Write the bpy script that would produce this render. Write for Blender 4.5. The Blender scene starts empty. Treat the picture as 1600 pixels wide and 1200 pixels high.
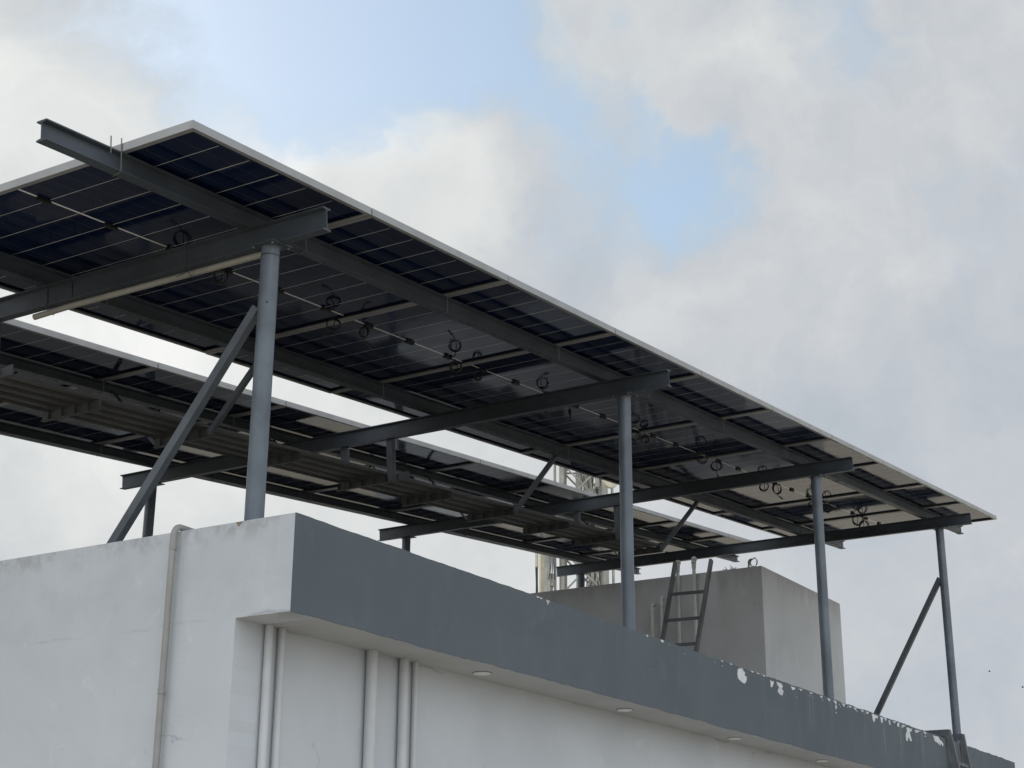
import bpy, bmesh, math, random
from mathutils import Vector, Matrix
random.seed(7)
V = Vector
scene = bpy.context.scene
COL = scene.collection

# ------------------------------------------------------------------ camera
CAM = V((-5.4217, -4.49595, -1.82551))
RT = V((0.52364387, -0.85191477, 0.00619061)); UP = V((-0.2853818, -0.16855881, 0.94347504)); FW = V((0.80271684, 0.49581161, 0.33138576))
cd = bpy.data.cameras.new('camera'); cam = bpy.data.objects.new('camera', cd); COL.objects.link(cam)
m = Matrix.Identity(4)
for i, a in enumerate((RT, UP, -FW)):
    for j in range(3): m[j][i] = a[j]
m.translation = CAM
cam.matrix_world = m
cd.sensor_width = 36; cd.lens = 55.64; cd.clip_end = 3000; cd.clip_start = .05
scene.camera = cam
scene.render.resolution_x = 1024; scene.render.resolution_y = 768

# ------------------------------------------------------------------ world: Nishita sky behind broken cloud
SUN_AZ = math.radians(8)      # from +Y towards +X
SUN_EL = math.radians(27)
w = bpy.data.worlds.new('World'); scene.world = w; w.use_nodes = True
nt = w.node_tree; nt.nodes.clear()
def N(tree, t, **kw):
    n = tree.nodes.new(t)
    for k, v in kw.items():
        if k in n.inputs.keys() if isinstance(k, str) else False: n.inputs[k].default_value = v
        else: setattr(n, k, v)
    return n
L = nt.links.new
out = N(nt, 'ShaderNodeOutputWorld')
sky = N(nt, 'ShaderNodeTexSky'); sky.sky_type = 'NISHITA'; sky.sun_disc = False
sky.sun_elevation = SUN_EL; sky.sun_rotation = SUN_AZ; sky.air_density = 1.1; sky.dust_density = 2.4; sky.ozone_density = .8
tc = N(nt, 'ShaderNodeTexCoord')
def noise(scale, detail, rough, dist=0, vec=None):
    n = N(nt, 'ShaderNodeTexNoise'); n.inputs['Scale'].default_value = scale; n.inputs['Detail'].default_value = detail
    n.inputs['Roughness'].default_value = rough; n.inputs['Distortion'].default_value = dist
    L(vec if vec else tc.outputs['Generated'], n.inputs['Vector']); return n.outputs['Fac']
def MA(op, a, b=None, c=None):
    n = N(nt, 'ShaderNodeMath'); n.operation = op
    for i, q in enumerate((a, b, c)):
        if q is None: continue
        if isinstance(q, (int, float)): n.inputs[i].default_value = q
        else: L(q, n.inputs[i])
    return n.outputs[0]
def smooth(x, lo, hi, a=0., b=1.):
    n = N(nt, 'ShaderNodeMapRange'); n.interpolation_type = 'SMOOTHSTEP'
    L(x, n.inputs['Value']); n.inputs['From Min'].default_value = lo; n.inputs['From Max'].default_value = hi
    n.inputs['To Min'].default_value = a; n.inputs['To Max'].default_value = b; return n.outputs[0]
# the direction is shaken by noise so that no opening has a plain outline
sv = N(nt, 'ShaderNodeTexNoise'); sv.inputs['Scale'].default_value = 9; sv.inputs['Detail'].default_value = 7; sv.inputs['Roughness'].default_value = .55
L(tc.outputs['Generated'], sv.inputs['Vector'])
va = N(nt, 'ShaderNodeVectorMath'); va.operation = 'MULTIPLY_ADD'; L(sv.outputs['Color'], va.inputs[0])
va.inputs[1].default_value = (.16, .16, .16); va.inputs[2].default_value = (-.08, -.08, -.08)
vb = N(nt, 'ShaderNodeVectorMath'); vb.operation = 'ADD'; L(va.outputs[0], vb.inputs[0]); L(tc.outputs['Generated'], vb.inputs[1])
def blob(d, r, amp):
    n = N(nt, 'ShaderNodeVectorMath'); n.operation = 'DISTANCE'; L(vb.outputs[0], n.inputs[0]); n.inputs[1].default_value = V(d).normalized()
    q = MA('DIVIDE', n.outputs['Value'], r); q = MA('MULTIPLY', q, q); q = MA('MULTIPLY', q, -1.0); q = MA('EXPONENT', q)
    return MA('MULTIPLY', q, amp)
def total(l):
    s = l[0]
    for x in l[1:]: s = MA('ADD', s, x)
    return s
OPEN = [((.655,.540,.532), .085, .62), ((.60,.60,.535), .08, .42), ((.822,.367,.438), .034, .46), ((.80,.395,.452), .035, .42), ((.700,.490,.500), .035, .40),
        ((.775,.385,.495), .035, .40), ((.69,.48,.545), .05, .55), ((.76,.43,.475), .04, .36), ((.725,.465,.495), .035, .34), ((.63,.60,.49), .06, .34), ((.83,.26,.535), .05, .28), ((.79,.42,.42),.05,.26), ((.77,.46,.40),.04,.22),
        ((.3,-.6,.7), .35, .6), ((-.5,-.2,.8), .3, .6)]
hole = total([blob(*o) for o in OPEN])
cl = noise(6.0, 10, .62, .35, vb.outputs[0])
wisp = noise(20.0, 8, .6, .6, vb.outputs[0])
dens = MA('SUBTRACT', MA('ADD', MA('ADD', MA('MULTIPLY', cl, 1.15), .18), MA('MULTIPLY', wisp, .34)), hole)
cover = smooth(dens, .16, .80, .42, 1.0)
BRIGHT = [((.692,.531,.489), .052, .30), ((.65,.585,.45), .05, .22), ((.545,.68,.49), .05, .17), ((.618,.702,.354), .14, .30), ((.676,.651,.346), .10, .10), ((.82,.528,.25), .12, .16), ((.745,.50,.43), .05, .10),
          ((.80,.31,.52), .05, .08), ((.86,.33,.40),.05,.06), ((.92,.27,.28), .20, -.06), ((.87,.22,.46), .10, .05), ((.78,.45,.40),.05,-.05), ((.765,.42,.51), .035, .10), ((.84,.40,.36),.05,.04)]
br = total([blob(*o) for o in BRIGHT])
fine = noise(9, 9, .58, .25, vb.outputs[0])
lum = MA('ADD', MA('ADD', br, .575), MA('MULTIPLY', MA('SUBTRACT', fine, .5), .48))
cr = N(nt, 'ShaderNodeValToRGB'); L(lum, cr.inputs['Fac'])
cr.color_ramp.elements[0].position = .42; cr.color_ramp.elements[0].color = (.46, .51, .565, 1)
cr.color_ramp.elements[1].position = 1.0; cr.color_ramp.elements[1].color = (.98, .985, .97, 1)
for p, c in ((.56, (.56, .59, .63, 1)), (.70, (.68, .70, .705, 1)), (.84, (.80, .815, .805, 1))):
    e = cr.color_ramp.elements.new(p); e.color = c
thin = N(nt, 'ShaderNodeMix'); thin.data_type = 'RGBA'; L(smooth(dens, .2, .85), thin.inputs[0]); thin.inputs[6].default_value = (.43, .59, .72, 1); L(cr.outputs['Color'], thin.inputs[7])
bgs = N(nt, 'ShaderNodeBackground'); L(sky.outputs[0], bgs.inputs['Color']); bgs.inputs['Strength'].default_value = .15
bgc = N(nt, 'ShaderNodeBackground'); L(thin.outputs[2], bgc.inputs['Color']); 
# cloud strength boosted behind the camera, an added fill for walls and posts
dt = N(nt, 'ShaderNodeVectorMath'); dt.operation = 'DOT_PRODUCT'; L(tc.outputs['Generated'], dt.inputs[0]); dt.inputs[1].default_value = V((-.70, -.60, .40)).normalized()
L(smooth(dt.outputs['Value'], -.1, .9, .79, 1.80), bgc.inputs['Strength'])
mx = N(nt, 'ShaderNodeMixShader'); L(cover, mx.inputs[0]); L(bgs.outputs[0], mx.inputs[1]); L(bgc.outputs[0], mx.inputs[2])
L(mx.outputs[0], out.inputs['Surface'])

# ------------------------------------------------------------------ sun, veiled by cloud
sl = bpy.data.lights.new('sun', 'SUN'); sl.energy = .7; sl.angle = math.radians(14); sl.color = (1, .90, .74)
so = bpy.data.objects.new('sun', sl); COL.objects.link(so)
sd = V((math.sin(SUN_AZ)*math.cos(SUN_EL), math.cos(SUN_AZ)*math.cos(SUN_EL), math.sin(SUN_EL)))
so.rotation_euler = sd.to_track_quat('Z', 'Y').to_euler()
vs = scene.view_settings; vs.view_transform = 'Standard'; vs.look = 'None'; vs.exposure = .35; vs.gamma = 1

# ------------------------------------------------------------------ materials
def mat(name, col, rough=.7, metal=0, spec=.5):
    ma = bpy.data.materials.new(name); ma.use_nodes = True
    b = ma.node_tree.nodes['Principled BSDF']
    b.inputs['Base Color'].default_value = (*col, 1); b.inputs['Roughness'].default_value = rough
    b.inputs['Metallic'].default_value = metal; b.inputs['Specular IOR Level'].default_value = spec
    return ma
class G:
    """little node-graph helper for one material"""
    def __init__(s, ma): s.t = ma.node_tree; s.b = s.t.nodes['Principled BSDF']; s.L = s.t.links.new
    def n(s, t): return s.t.nodes.new(t)
    def coord(s, which='Object', scale=(1, 1, 1)):
        c = s.n('ShaderNodeTexCoord'); m_ = s.n('ShaderNodeMapping'); m_.inputs['Scale'].default_value = scale
        s.L(c.outputs[which], m_.inputs['Vector']); return m_.outputs[0]
    def noise(s, vec, scale, detail=5, rough=.6, dist=0):
        n = s.n('ShaderNodeTexNoise'); s.L(vec, n.inputs['Vector']); n.inputs['Scale'].default_value = scale
        n.inputs['Detail'].default_value = detail; n.inputs['Roughness'].default_value = rough; n.inputs['Distortion'].default_value = dist
        return n.outputs['Fac']
    def m(s, op, a, b=None, c=None, clamp=False):
        n = s.n('ShaderNodeMath'); n.operation = op; n.use_clamp = clamp
        for i, q in enumerate((a, b, c)):
            if q is None: continue
            if isinstance(q, (int, float)): n.inputs[i].default_value = q
            else: s.L(q, n.inputs[i])
        return n.outputs[0]
    def rng(s, x, lo, hi, a=0., b=1.):
        n = s.n('ShaderNodeMapRange'); n.interpolation_type = 'SMOOTHSTEP'; s.L(x, n.inputs['Value'])
        for k, v in (('From Min', lo), ('From Max', hi), ('To Min', a), ('To Max', b)): n.inputs[k].default_value = v
        return n.outputs[0]
    def mix(s, f, a, b):
        n = s.n('ShaderNodeMix'); n.data_type = 'RGBA'
        if isinstance(f, (int, float)): n.inputs[0].default_value = f
        else: s.L(f, n.inputs[0])
        for i, q in ((6, a), (7, b)):
            if isinstance(q, tuple): n.inputs[i].default_value = (*q, 1)
            else: s.L(q, n.inputs[i])
        return n.outputs[2]
    def bump(s, h, strength, dist=.01):
        n = s.n('ShaderNodeBump'); n.inputs['Strength'].default_value = strength; n.inputs['Distance'].default_value = dist
        s.L(h, n.inputs['Height']); s.L(n.outputs[0], s.b.inputs['Normal'])
    def col(s, c): s.L(c, s.b.inputs['Base Color'])
    def rough(s, c): s.L(c, s.b.inputs['Roughness'])

def paint_wall(name, base, lighter, darker, streak=.35):
    ma = mat(name, base, .85, spec=.25); g = G(ma)
    p = g.coord('Generated' if False else 'Object')
    big = g.noise(p, 1.1, 6, .6, .4); mid = g.noise(p, 5.5, 7, .62, .8)
    st = g.noise(g.coord('Object', (7, 7, .8)), 2.2, 5, .6)
    fine = g.noise(p, 90, 3, .6)
    c = g.mix(g.rng(big, .35, .7), base, darker)
    c = g.mix(g.m('MULTIPLY', g.rng(mid, .61, .75), .55), c, lighter)
    c = g.mix(g.m('MULTIPLY', g.rng(st, .55, .78), streak), c, darker)
    # thin cracks in the render coat
    vor = g.n('ShaderNodeTexVoronoi'); vor.feature = 'DISTANCE_TO_EDGE'; vor.inputs['Scale'].default_value = 1.3
    wv = g.n('ShaderNodeTexNoise'); g.L(p, wv.inputs['Vector']); wv.inputs['Scale'].default_value = 6; wv.inputs['Detail'].default_value = 6
    ad = g.n('ShaderNodeVectorMath'); ad.operation = 'MULTIPLY_ADD'; g.L(wv.outputs['Color'], ad.inputs[0]); ad.inputs[1].default_value = (.25,)*3; g.L(p, ad.inputs[2])
    g.L(ad.outputs[0], vor.inputs['Vector'])
    crack = g.m('MULTIPLY', g.rng(vor.outputs['Distance'], .0, .006, 1, 0), g.rng(g.noise(p, 2.3, 3), .56, .66))
    c = g.mix(g.m('MULTIPLY', crack, .45), c, tuple(x*.35 for x in base))
    spots = g.m('MULTIPLY', g.rng(g.noise(p, 30, 2, .5), .74, .80), .35)
    c = g.mix(spots, c, tuple(x*.4 for x in base))
    g.col(c)
    h = g.m('ADD', g.m('MULTIPLY', fine, .35), g.m('MULTIPLY', mid, 1.0)); g.bump(h, .35, .006)
    return ma
M = {}
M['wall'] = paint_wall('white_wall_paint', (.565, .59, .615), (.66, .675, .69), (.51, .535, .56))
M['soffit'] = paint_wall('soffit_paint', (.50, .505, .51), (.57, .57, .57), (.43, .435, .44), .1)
M['fascia'] = paint_wall('slate_fascia_paint', (.116, .136, .149), (.148, .166, .178), (.097, .117, .130), .4)
M['room'] = paint_wall('rooftop_room_paint', (.54, .55, .55), (.63, .63, .61), (.46, .47, .47), .2)
g = G(M['room']); src = g.b.inputs['Base Color'].links[0].from_socket
c_ = g.n('ShaderNodeTexCoord'); sp_ = g.n('ShaderNodeSeparateXYZ'); g.L(c_.outputs['Object'], sp_.inputs[0]); pw = g.coord()
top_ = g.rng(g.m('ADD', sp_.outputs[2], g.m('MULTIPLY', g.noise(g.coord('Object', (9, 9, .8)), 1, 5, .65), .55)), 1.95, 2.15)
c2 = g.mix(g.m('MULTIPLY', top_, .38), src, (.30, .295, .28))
c2 = g.mix(g.m('MULTIPLY', g.rng(g.noise(g.coord('Object', (3, 3, 1.2)), 2.6, 7, .68), .58, .68), .5), c2, (.66, .65, .61))
c2 = g.mix(g.m('MULTIPLY', g.rng(g.noise(pw, 22, 3, .6), .70, .76), .6), c2, (.22, .215, .20))
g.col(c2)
# pale dribbles down the grey fascia
g = G(M['fascia'])
src = g.b.inputs['Base Color'].links[0].from_socket
c_ = g.n('ShaderNodeTexCoord'); sp_ = g.n('ShaderNodeSeparateXYZ'); g.L(c_.outputs['Object'], sp_.inputs[0]); fx_, fz_ = sp_.outputs[0], sp_.outputs[2]
s1 = g.noise(g.coord('Object', (17, 0, .45)), 1.0, 7, .75); ln = g.noise(g.coord('Object', (8, 0, 0)), 1.0, 3, .6)
fall = g.rng(g.m('ADD', fz_, g.m('MULTIPLY', ln, .42)), 3.16, 3.36)
zone = g.m('ADD', g.rng(fx_, 4.9, 5.8), g.m('MULTIPLY', g.m('SUBTRACT', 1.0, g.rng(g.m('ABSOLUTE', g.m('SUBTRACT', fx_, 2.75)), .02, .16)), .55))
zone = g.m('ADD', zone, g.m('MULTIPLY', g.m('SUBTRACT', 1.0, g.rng(g.m('ABSOLUTE', g.m('SUBTRACT', fx_, .43)), .0, .05)), .6))
dr = g.m('MULTIPLY', g.m('MULTIPLY', g.rng(s1, .545, .70), fall), g.m('MULTIPLY', zone, .62))
broad = g.m('MULTIPLY', g.rng(g.noise(g.coord('Object', (3, 3, 1.2)), 2.5, 6, .65), .5, .75), .22)
g.col(g.mix(dr, g.mix(broad, src, (.165, .185, .20)), (.27, .295, .315)))
g = G(M['wall']); src = g.b.inputs['Base Color'].links[0].from_socket
c_ = g.n('ShaderNodeTexCoord'); sp_ = g.n('ShaderNodeSeparateXYZ'); g.L(c_.outputs['Object'], sp_.inputs[0])
pw = g.coord(); wob = g.noise(pw, 2.5, 4)
zz = g.m('ADD', sp_.outputs[2], g.m('MULTIPLY', wob, .10))
band = g.rng(zz, 2.94, 2.99)
c2 = g.mix(g.m('MULTIPLY', band, g.rng(g.noise(g.coord('Object', (1, 1, 1.8)), 5, 7, .65), .4, .7, 0, .30)), src, (.44, .455, .47))
c2 = g.mix(g.m('MULTIPLY', band, g.rng(g.noise(g.coord('Object', (2.2, 2.2, 1)), 4.3, 6, .62), .60, .72, 0, .55)), c2, (.66, .66, .655))
lip = g.m('MULTIPLY', g.rng(zz, 3.24, 3.34), g.rng(g.noise(pw, 9, 7, .7), .45, .62)); c2 = g.mix(g.m('MULTIPLY', lip, .45), c2, (.26, .26, .26))
edge = g.m('SUBTRACT', 1.0, g.m('MULTIPLY', g.m('ABSOLUTE', g.m('SUBTRACT', zz, 2.955)), 110), clamp=True)
c2 = g.mix(g.m('MULTIPLY', edge, g.rng(g.noise(pw, 2.1, 3), .45, .6, 0, .45)), c2, (.20, .205, .21))
run = g.m('MULTIPLY', g.rng(g.noise(g.coord('Object', (11, 11, .5)), 1.0, 6, .7), .56, .72), g.rng(g.m('ADD', zz, g.m('MULTIPLY', g.noise(g.coord('Object', (6, 6, 0)), 1, 3), .5)), 3.05, 3.5))
c2 = g.mix(g.m('MULTIPLY', run, .30), c2, (.27, .275, .28))
g.col(c2)
def steel(name, base, rough=.42, var=.25):
    ma = mat(name, base, rough, 0, .5); g = G(ma); p = g.coord()
    n1 = g.noise(p, 3, 6, .6, .5); n2 = g.noise(p, 40, 4, .6)
    c = g.mix(g.rng(n1, .3, .7), tuple(x*(1-var) for x in base), tuple(x*(1+var) for x in base))
    rs = g.m('MULTIPLY', g.rng(g.noise(p, 14, 6, .65), .70, .78), .5)
    c = g.mix(rs, c, (.07, .055, .045))
    sc = g.m('MULTIPLY', g.rng(g.noise(g.coord('Object', (4, 4, 1.5)), 9, 8, .72), .60, .72), .30)
    c = g.mix(sc, c, tuple(min(1, x*1.7+.02) for x in base)); g.col(c)
    g.rough(g.rng(n2, .2, .8, rough-.08, rough+.14)); g.bump(n2, .12, .002)
    return ma
M['pole'] = steel('blue_grey_pole_paint', (.108, .132, .158), .34)
M['steel'] = steel('dark_grey_steel_paint', (.046, .057, .070), .45)
M['brace'] = steel('grey_brace_paint', (.075, .088, .102), .45)
M['galv'] = steel('weathered_deck_steel', (.060, .064, .068), .5)
M['alu'] = mat('anodised_aluminium', (.62, .61, .58), .42, .55)
g = G(M['alu']); p = g.coord(); g.rough(g.rng(g.noise(p, 12, 5), .3, .7, .34, .55))
g.col(g.mix(g.rng(g.noise(g.coord('Object', (2, 2, 2)), 2, 3, .5), .35, .75), (.39, .39, .385), (.33, .33, .325)))
M['deck'] = steel('ribbed_deck_steel', (.092, .093, .090), .55, .2)
M['black'] = mat('black_cable', (.012, .012, .013), .45)
M['rod'] = mat('galvanised_rod', (.16, .16, .15), .5, .3)
M['pvc'] = steel('cream_plastic_pipe', (.29, .28, .245), .45, .15)
M['pipe'] = steel('painted_drain_pipe', (.53, .54, .55), .45, .08)
M['riser'] = steel('pale_riser_pipe', (.62, .61, .57), .5, .12)
M['ladder'] = steel('grey_ladder_steel', (.115, .122, .125), .5)
M['pipe_grey'] = steel('grey_drain_pipe', (.30, .295, .28), .5, .15)
M['peel'] = mat('bare_white_plaster', (.70, .71, .73), .9)
g = G(M['peel']); p = g.coord(); g.col(g.mix(g.rng(g.noise(p, 14, 5), .4, .7), (.66, .67, .69), (.42, .43, .445)))
M['cream'] = steel('cream_antenna_paint', (.60, .56, .43), .5, .12)
M['mast'] = steel('pale_mast_paint', (.36, .35, .31), .5, .2)
M['lens'] = mat('white_lamp_diffuser', (.85, .84, .82), .4)
M['rim'] = mat('lamp_rim', (.16, .155, .15), .5)
M['bird'] = mat('dark_feathers', (.03, .028, .025), .8)
# bifacial glass: dark cells under glass, bright column gaps, faint row gaps
PW, PITCH = 1.147, 1.154
def glass(name, PL):
    ma = mat(name, (.004, .007, .02), .06, 0, .26); g = G(ma)
    c = g.n('ShaderNodeTexCoord'); sp = g.n('ShaderNodeSeparateXYZ'); g.L(c.outputs['Object'], sp.inputs[0]); X, Y = sp.outputs[0], sp.outputs[1]
    def near(v, period, off, half):     # 1 on lines
        q = g.m('SUBTRACT', v, off); q = g.m('DIVIDE', q, period); q = g.m('ADD', q, .5); q = g.m('FRACT', q); q = g.m('SUBTRACT', q, .5); q = g.m('ABSOLUTE', q)
        return g.m('LESS_THAN', q, half/period)
    cw = (PW-.05)/6
    lines = near(X, cw, .025, .0019)
    def band(v, lo, hi): return g.m('MULTIPLY', g.m('GREATER_THAN', v, lo), g.m('LESS_THAN', v, hi))
    ok = g.m('ADD', band(Y, .055, PL/2-.012), band(Y, PL/2+.012, PL-.055)); ok = g.m('MULTIPLY', ok, band(X, .05, PW-.05))
    lines = g.m('MULTIPLY', lines, ok)
    rows = g.m('MULTIPLY', near(Y, (PL-.10)/22, .05, .0011), band(X, .03, PW-.03))
    mid = g.m('MULTIPLY', g.m('LESS_THAN', g.m('ABSOLUTE', g.m('SUBTRACT', Y, PL/2)), .0058), band(X, .035, PW-.035))
    nz = g.noise(c.outputs['Object'], 3.0, 3)
    bright = g.mix(g.rng(nz, .3, .7), (.45, .45, .43), (.75, .75, .72))
    col = g.mix(g.m('MULTIPLY', rows, .22), (.0035, .010, .036), (.30, .29, .28))
    inf = g.n('ShaderNodeObjectInfo')
    col = g.mix(g.m('MULTIPLY', inf.outputs['Random'], .35), col, (.006, .015, .048))
    col = g.mix(lines, col, bright); col = g.mix(mid, col, (.85, .85, .82))
    g.col(col)
    dust = g.noise(c.outputs['Object'], 5, 6, .6, .5)
    g.rough(g.rng(dust, .3, .75, .05, .13))
    h = g.noise(c.outputs['Object'], 2.2, 1, .4); g.bump(h, .10, .01)
    return ma
def ground_mat():
    ma = mat('dry_ground', (.33, .29, .235), .95, spec=.1); g = G(ma); p = g.coord()
    c = g.mix(g.rng(g.noise(p, .05, 6), .35, .65), (.52, .46, .37), (.40, .35, .28))
    c = g.mix(g.rng(g.noise(p, .7, 6), .5, .7), c, (.20, .19, .16)); g.col(c); return ma
M['ground'] = ground_mat()
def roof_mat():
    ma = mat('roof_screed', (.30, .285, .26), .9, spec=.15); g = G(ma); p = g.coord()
    c = g.mix(g.rng(g.noise(p, .8, 7, .65, .6), .35, .65), (.13, .125, .115), (.07, .068, .063))  # colour darkened overall to stand in for shade under the panels
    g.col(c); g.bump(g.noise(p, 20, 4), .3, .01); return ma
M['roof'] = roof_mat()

# ------------------------------------------------------------------ mesh helpers (all take WORLD coordinates)
def build(name, bm, ma, parent=None, smooth=False, bevel=0):
    me = bpy.data.meshes.new(name)
    if parent is not None:
        bm.transform(world_of(parent).inverted())
    if smooth:
        for f in bm.faces: f.smooth = True
        me_smooth = True
    bmesh.ops.recalc_face_normals(bm, faces=bm.faces)
    bm.to_mesh(me); bm.free(); me.materials.append(ma)
    o = bpy.data.objects.new(name, me); COL.objects.link(o); o.parent = parent
    if smooth:
        md = o.modifiers.new('edge_split', 'EDGE_SPLIT'); md.split_angle = math.radians(40)
    if bevel:
        md = o.modifiers.new('bevel', 'BEVEL'); md.width = bevel; md.segments = 2; md.limit_method = 'ANGLE'
    return o
def world_of(o):
    return o.matrix_basis.copy() if o.parent is None else world_of(o.parent) @ o.matrix_basis
def tag(o, label, cat, group=None, kind=None):
    if label: o['label'] = label
    if cat: o['category'] = cat
    if group: o['group'] = group
    if kind: o['kind'] = kind
    return o
def thing(name, mw, label, cat, group=None):
    o = bpy.data.objects.new(name, None); COL.objects.link(o); o.empty_display_size = .1
    o.matrix_basis = mw if isinstance(mw, Matrix) else Matrix.Translation(V(mw))
    return tag(o, label, cat, group)
def B(): return bmesh.new()
def obox(bm, o, ex, ey, ez):
    o, ex, ey, ez = V(o), V(ex), V(ey), V(ez)
    vs_ = [bm.verts.new(o + ex*i + ey*j + ez*k) for i in (0, 1) for j in (0, 1) for k in (0, 1)]
    for f in ((0,1,3,2), (4,6,7,5), (0,4,5,1), (2,3,7,6), (0,2,6,4), (1,5,7,3)): bm.faces.new([vs_[q] for q in f])
def box(bm, x0, x1, y0, y1, z0, z1): obox(bm, (x0, y0, z0), (x1-x0, 0, 0), (0, y1-y0, 0), (0, 0, z1-z0))
def bar(bm, a, b, wdir, wd, th):
    """solid bar a->b, wd wide along wdir (made square to the axis), th thick"""
    a, b = V(a), V(b); d = (b-a).normalized(); s = V(wdir); s = (s - d*s.dot(d)).normalized(); t = d.cross(s)
    obox(bm, a - s*wd/2 - t*th/2, b-a, s*wd, t*th)
def prism(bm, prof, ex, ey, a, d):
    """profile points (u, v) -> a + ex*u + ey*v, extruded by d"""
    a, ex, ey, d = V(a), V(ex), V(ey), V(d)
    p0 = [bm.verts.new(a + ex*u + ey*v) for u, v in prof]; p1 = [bm.verts.new(a + d + ex*u + ey*v) for u, v in prof]
    n = len(prof)
    for i in range(n): bm.faces.new((p0[i], p0[(i+1) % n], p1[(i+1) % n], p1[i]))
    bm.faces.new(p0); bm.faces.new(list(reversed(p1)))
def ibeam(bm, a, d, side, up, h, fw, tf=.006, tw=.005):
    """I section; a = middle of the bottom face at the start"""
    f, t, k = fw/2, tf, tw/2
    prof = [(-f,0),(f,0),(f,t),(k,t*1.7),(k,h-t*1.7),(f,h-t),(f,h),(-f,h),(-f,h-t),(-k,h-t*1.7),(-k,t*1.7),(-f,t)]
    prism(bm, prof, side, up, a, d)
def tube(bm, pts, r, seg=10, cap=True, closed=False):
    pts = [V(p) for p in pts]; rings = []; n = len(pts); prev = None
    for i, p in enumerate(pts):
        a = pts[(i-1) % n] if (closed or i > 0) else p; b = pts[(i+1) % n] if (closed or i < n-1) else p
        d = (b-a).normalized()
        if prev is None:
            s = d.cross(V((0, 0, 1)));
            if s.length < .1: s = d.cross(V((1, 0, 0)))
            s.normalize()
        else: s = (prev - d*prev.dot(d)).normalized()
        prev = s; t = d.cross(s)
        rr = r[i] if isinstance(r, (list, tuple)) else r
        rings.append([bm.verts.new(p + (s*math.cos(2*math.pi*k/seg) + t*math.sin(2*math.pi*k/seg))*rr) for k in range(seg)])
    for i in range(n if closed else n-1):
        A, C = rings[i], rings[(i+1) % n]
        for k in range(seg): bm.faces.new((A[k], A[(k+1) % seg], C[(k+1) % seg], C[k]))
    if cap and not closed:
        bm.faces.new(rings[0]); bm.faces.new(list(reversed(rings[-1])))
def arc(c, u, v, r, a0, a1, n):
    c, u, v = V(c), V(u), V(v)
    return [c + u*r*math.cos(a0+(a1-a0)*i/n) + v*r*math.sin(a0+(a1-a0)*i/n) for i in range(n+1)]
def bez(a, b, c, d, n=10):
    a, b, c, d = V(a), V(b), V(c), V(d)
    return [a*(1-t)**3 + b*3*t*(1-t)**2 + c*3*t*t*(1-t) + d*t**3 for t in [i/n for i in range(n+1)]]

# array frame: x along the panel rows, y across them, w normal to the glass
AX = V((.99604, .00177, .0889)).normalized(); AZ = V((-.0889, .0022, .99604)).normalized(); AY = AZ.cross(AX).normalized()
AO = V((-1.48986, -.62525, 1.1271))
MARR = Matrix((( AX.x, AY.x, AZ.x, AO.x), (AX.y, AY.y, AZ.y, AO.y), (AX.z, AY.z, AZ.z, AO.z), (0, 0, 0, 1)))
def A(x, y, w_): return AO + AX*x + AY*y + AZ*w_
EX, EY, EZ = V((1,0,0)), V((0,1,0)), V((0,0,1))

# ------------------------------------------------------------------ ground
ZG = -3.55
bm = B(); R_ = 1500
vs_ = [bm.verts.new(p) for p in ((-R_,-R_,ZG),(R_,-R_,ZG),(R_,R_,ZG),(-R_,R_,ZG))]; bm.faces.new(vs_)
tag(build('ground', bm, M['ground']), None, None, kind='structure')

# ------------------------------------------------------------------ the house
XW, YF, ZT, ZS = -.759, -.6294, -.2556, -.6442     # left wall plane, fascia plane, parapet top, soffit
XE, YW, YB = 9.679, -.352, 15.0                     # far end, front wall plane, back
house = thing('flat_roof_house', (XW, YW, ZG), 'white walled flat roofed house with a slate grey overhanging fascia, carrying the solar canopy', 'house')
def rough_edge_top(bm, amp, zt=ZT):
    pass
bm = B()   # left wall with its parapet, one sheet from the ground to the roof edge
prof = [(YF+.004, ZT), (YB, ZT), (YB, ZG), (YW, ZG)]
n = 60      # uneven pillar edge, as plastered by hand
for i in range(1, n):
    z = ZG + (ZS-ZG)*i/n; prof.append((YW + random.uniform(-.0025, .0025), z))
prof += [(YW, ZS), (YF+.004, ZS)]
prism(bm, prof, EY, EZ, (XW, 0, 0), EX*.16)
build('side_wall', bm, M['wall'], house)
bm = B(); box(bm, XW+.16, XE, YW, YW+.15, ZG, ZS); build('front_wall', bm, M['wall'], house)
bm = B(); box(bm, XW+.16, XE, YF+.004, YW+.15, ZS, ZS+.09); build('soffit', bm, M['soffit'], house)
bm = B(); box(bm, XW+.16, XE-.003, YF+.004, YF+.13, ZS+.09, ZT-.003); build('parapet', bm, M['wall'], house)
bm = B(); box(bm, XE-.15, XE-.003, YF+.13, YB, ZS+.09, ZT-.003); box(bm, XE-.15, XE-.003, YW+.15, YB, ZG, ZS+.09); build('end_wall', bm, M['wall'], house)
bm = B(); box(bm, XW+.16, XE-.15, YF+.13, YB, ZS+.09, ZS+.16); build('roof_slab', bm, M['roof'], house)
bm = B()   # painted fascia skin with ragged lower and upper edges
n = 420; cols = []
lo = hi = 0
for i in range(n+1):
    x = XW + (XE-XW)*i/n
    lo = lo*.8 + random.uniform(-.0020, .0020); hi = hi*.6 + random.uniform(-.0016, .0016)
    k = .3 if i in (0, n) else 1
    zl = ZS - .002 + lo*k; zh = ZT + hi*k*(1.8 if x > 3 else .7)
    cols.append([bm.verts.new((x, y, z)) for y, z in ((YF, zl), (YF, (zl+zh)/2), (YF, zh), (YF+.0041, zh), (YF+.0041, zl))])
for a, b in zip(cols, cols[1:]):
    for k in range(5): bm.faces.new((a[k], b[k], b[(k+1) % 5], a[(k+1) % 5]))
bm.faces.new(cols[0]); bm.faces.new(cols[-1])
build('fascia', bm, M['fascia'], house)
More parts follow.
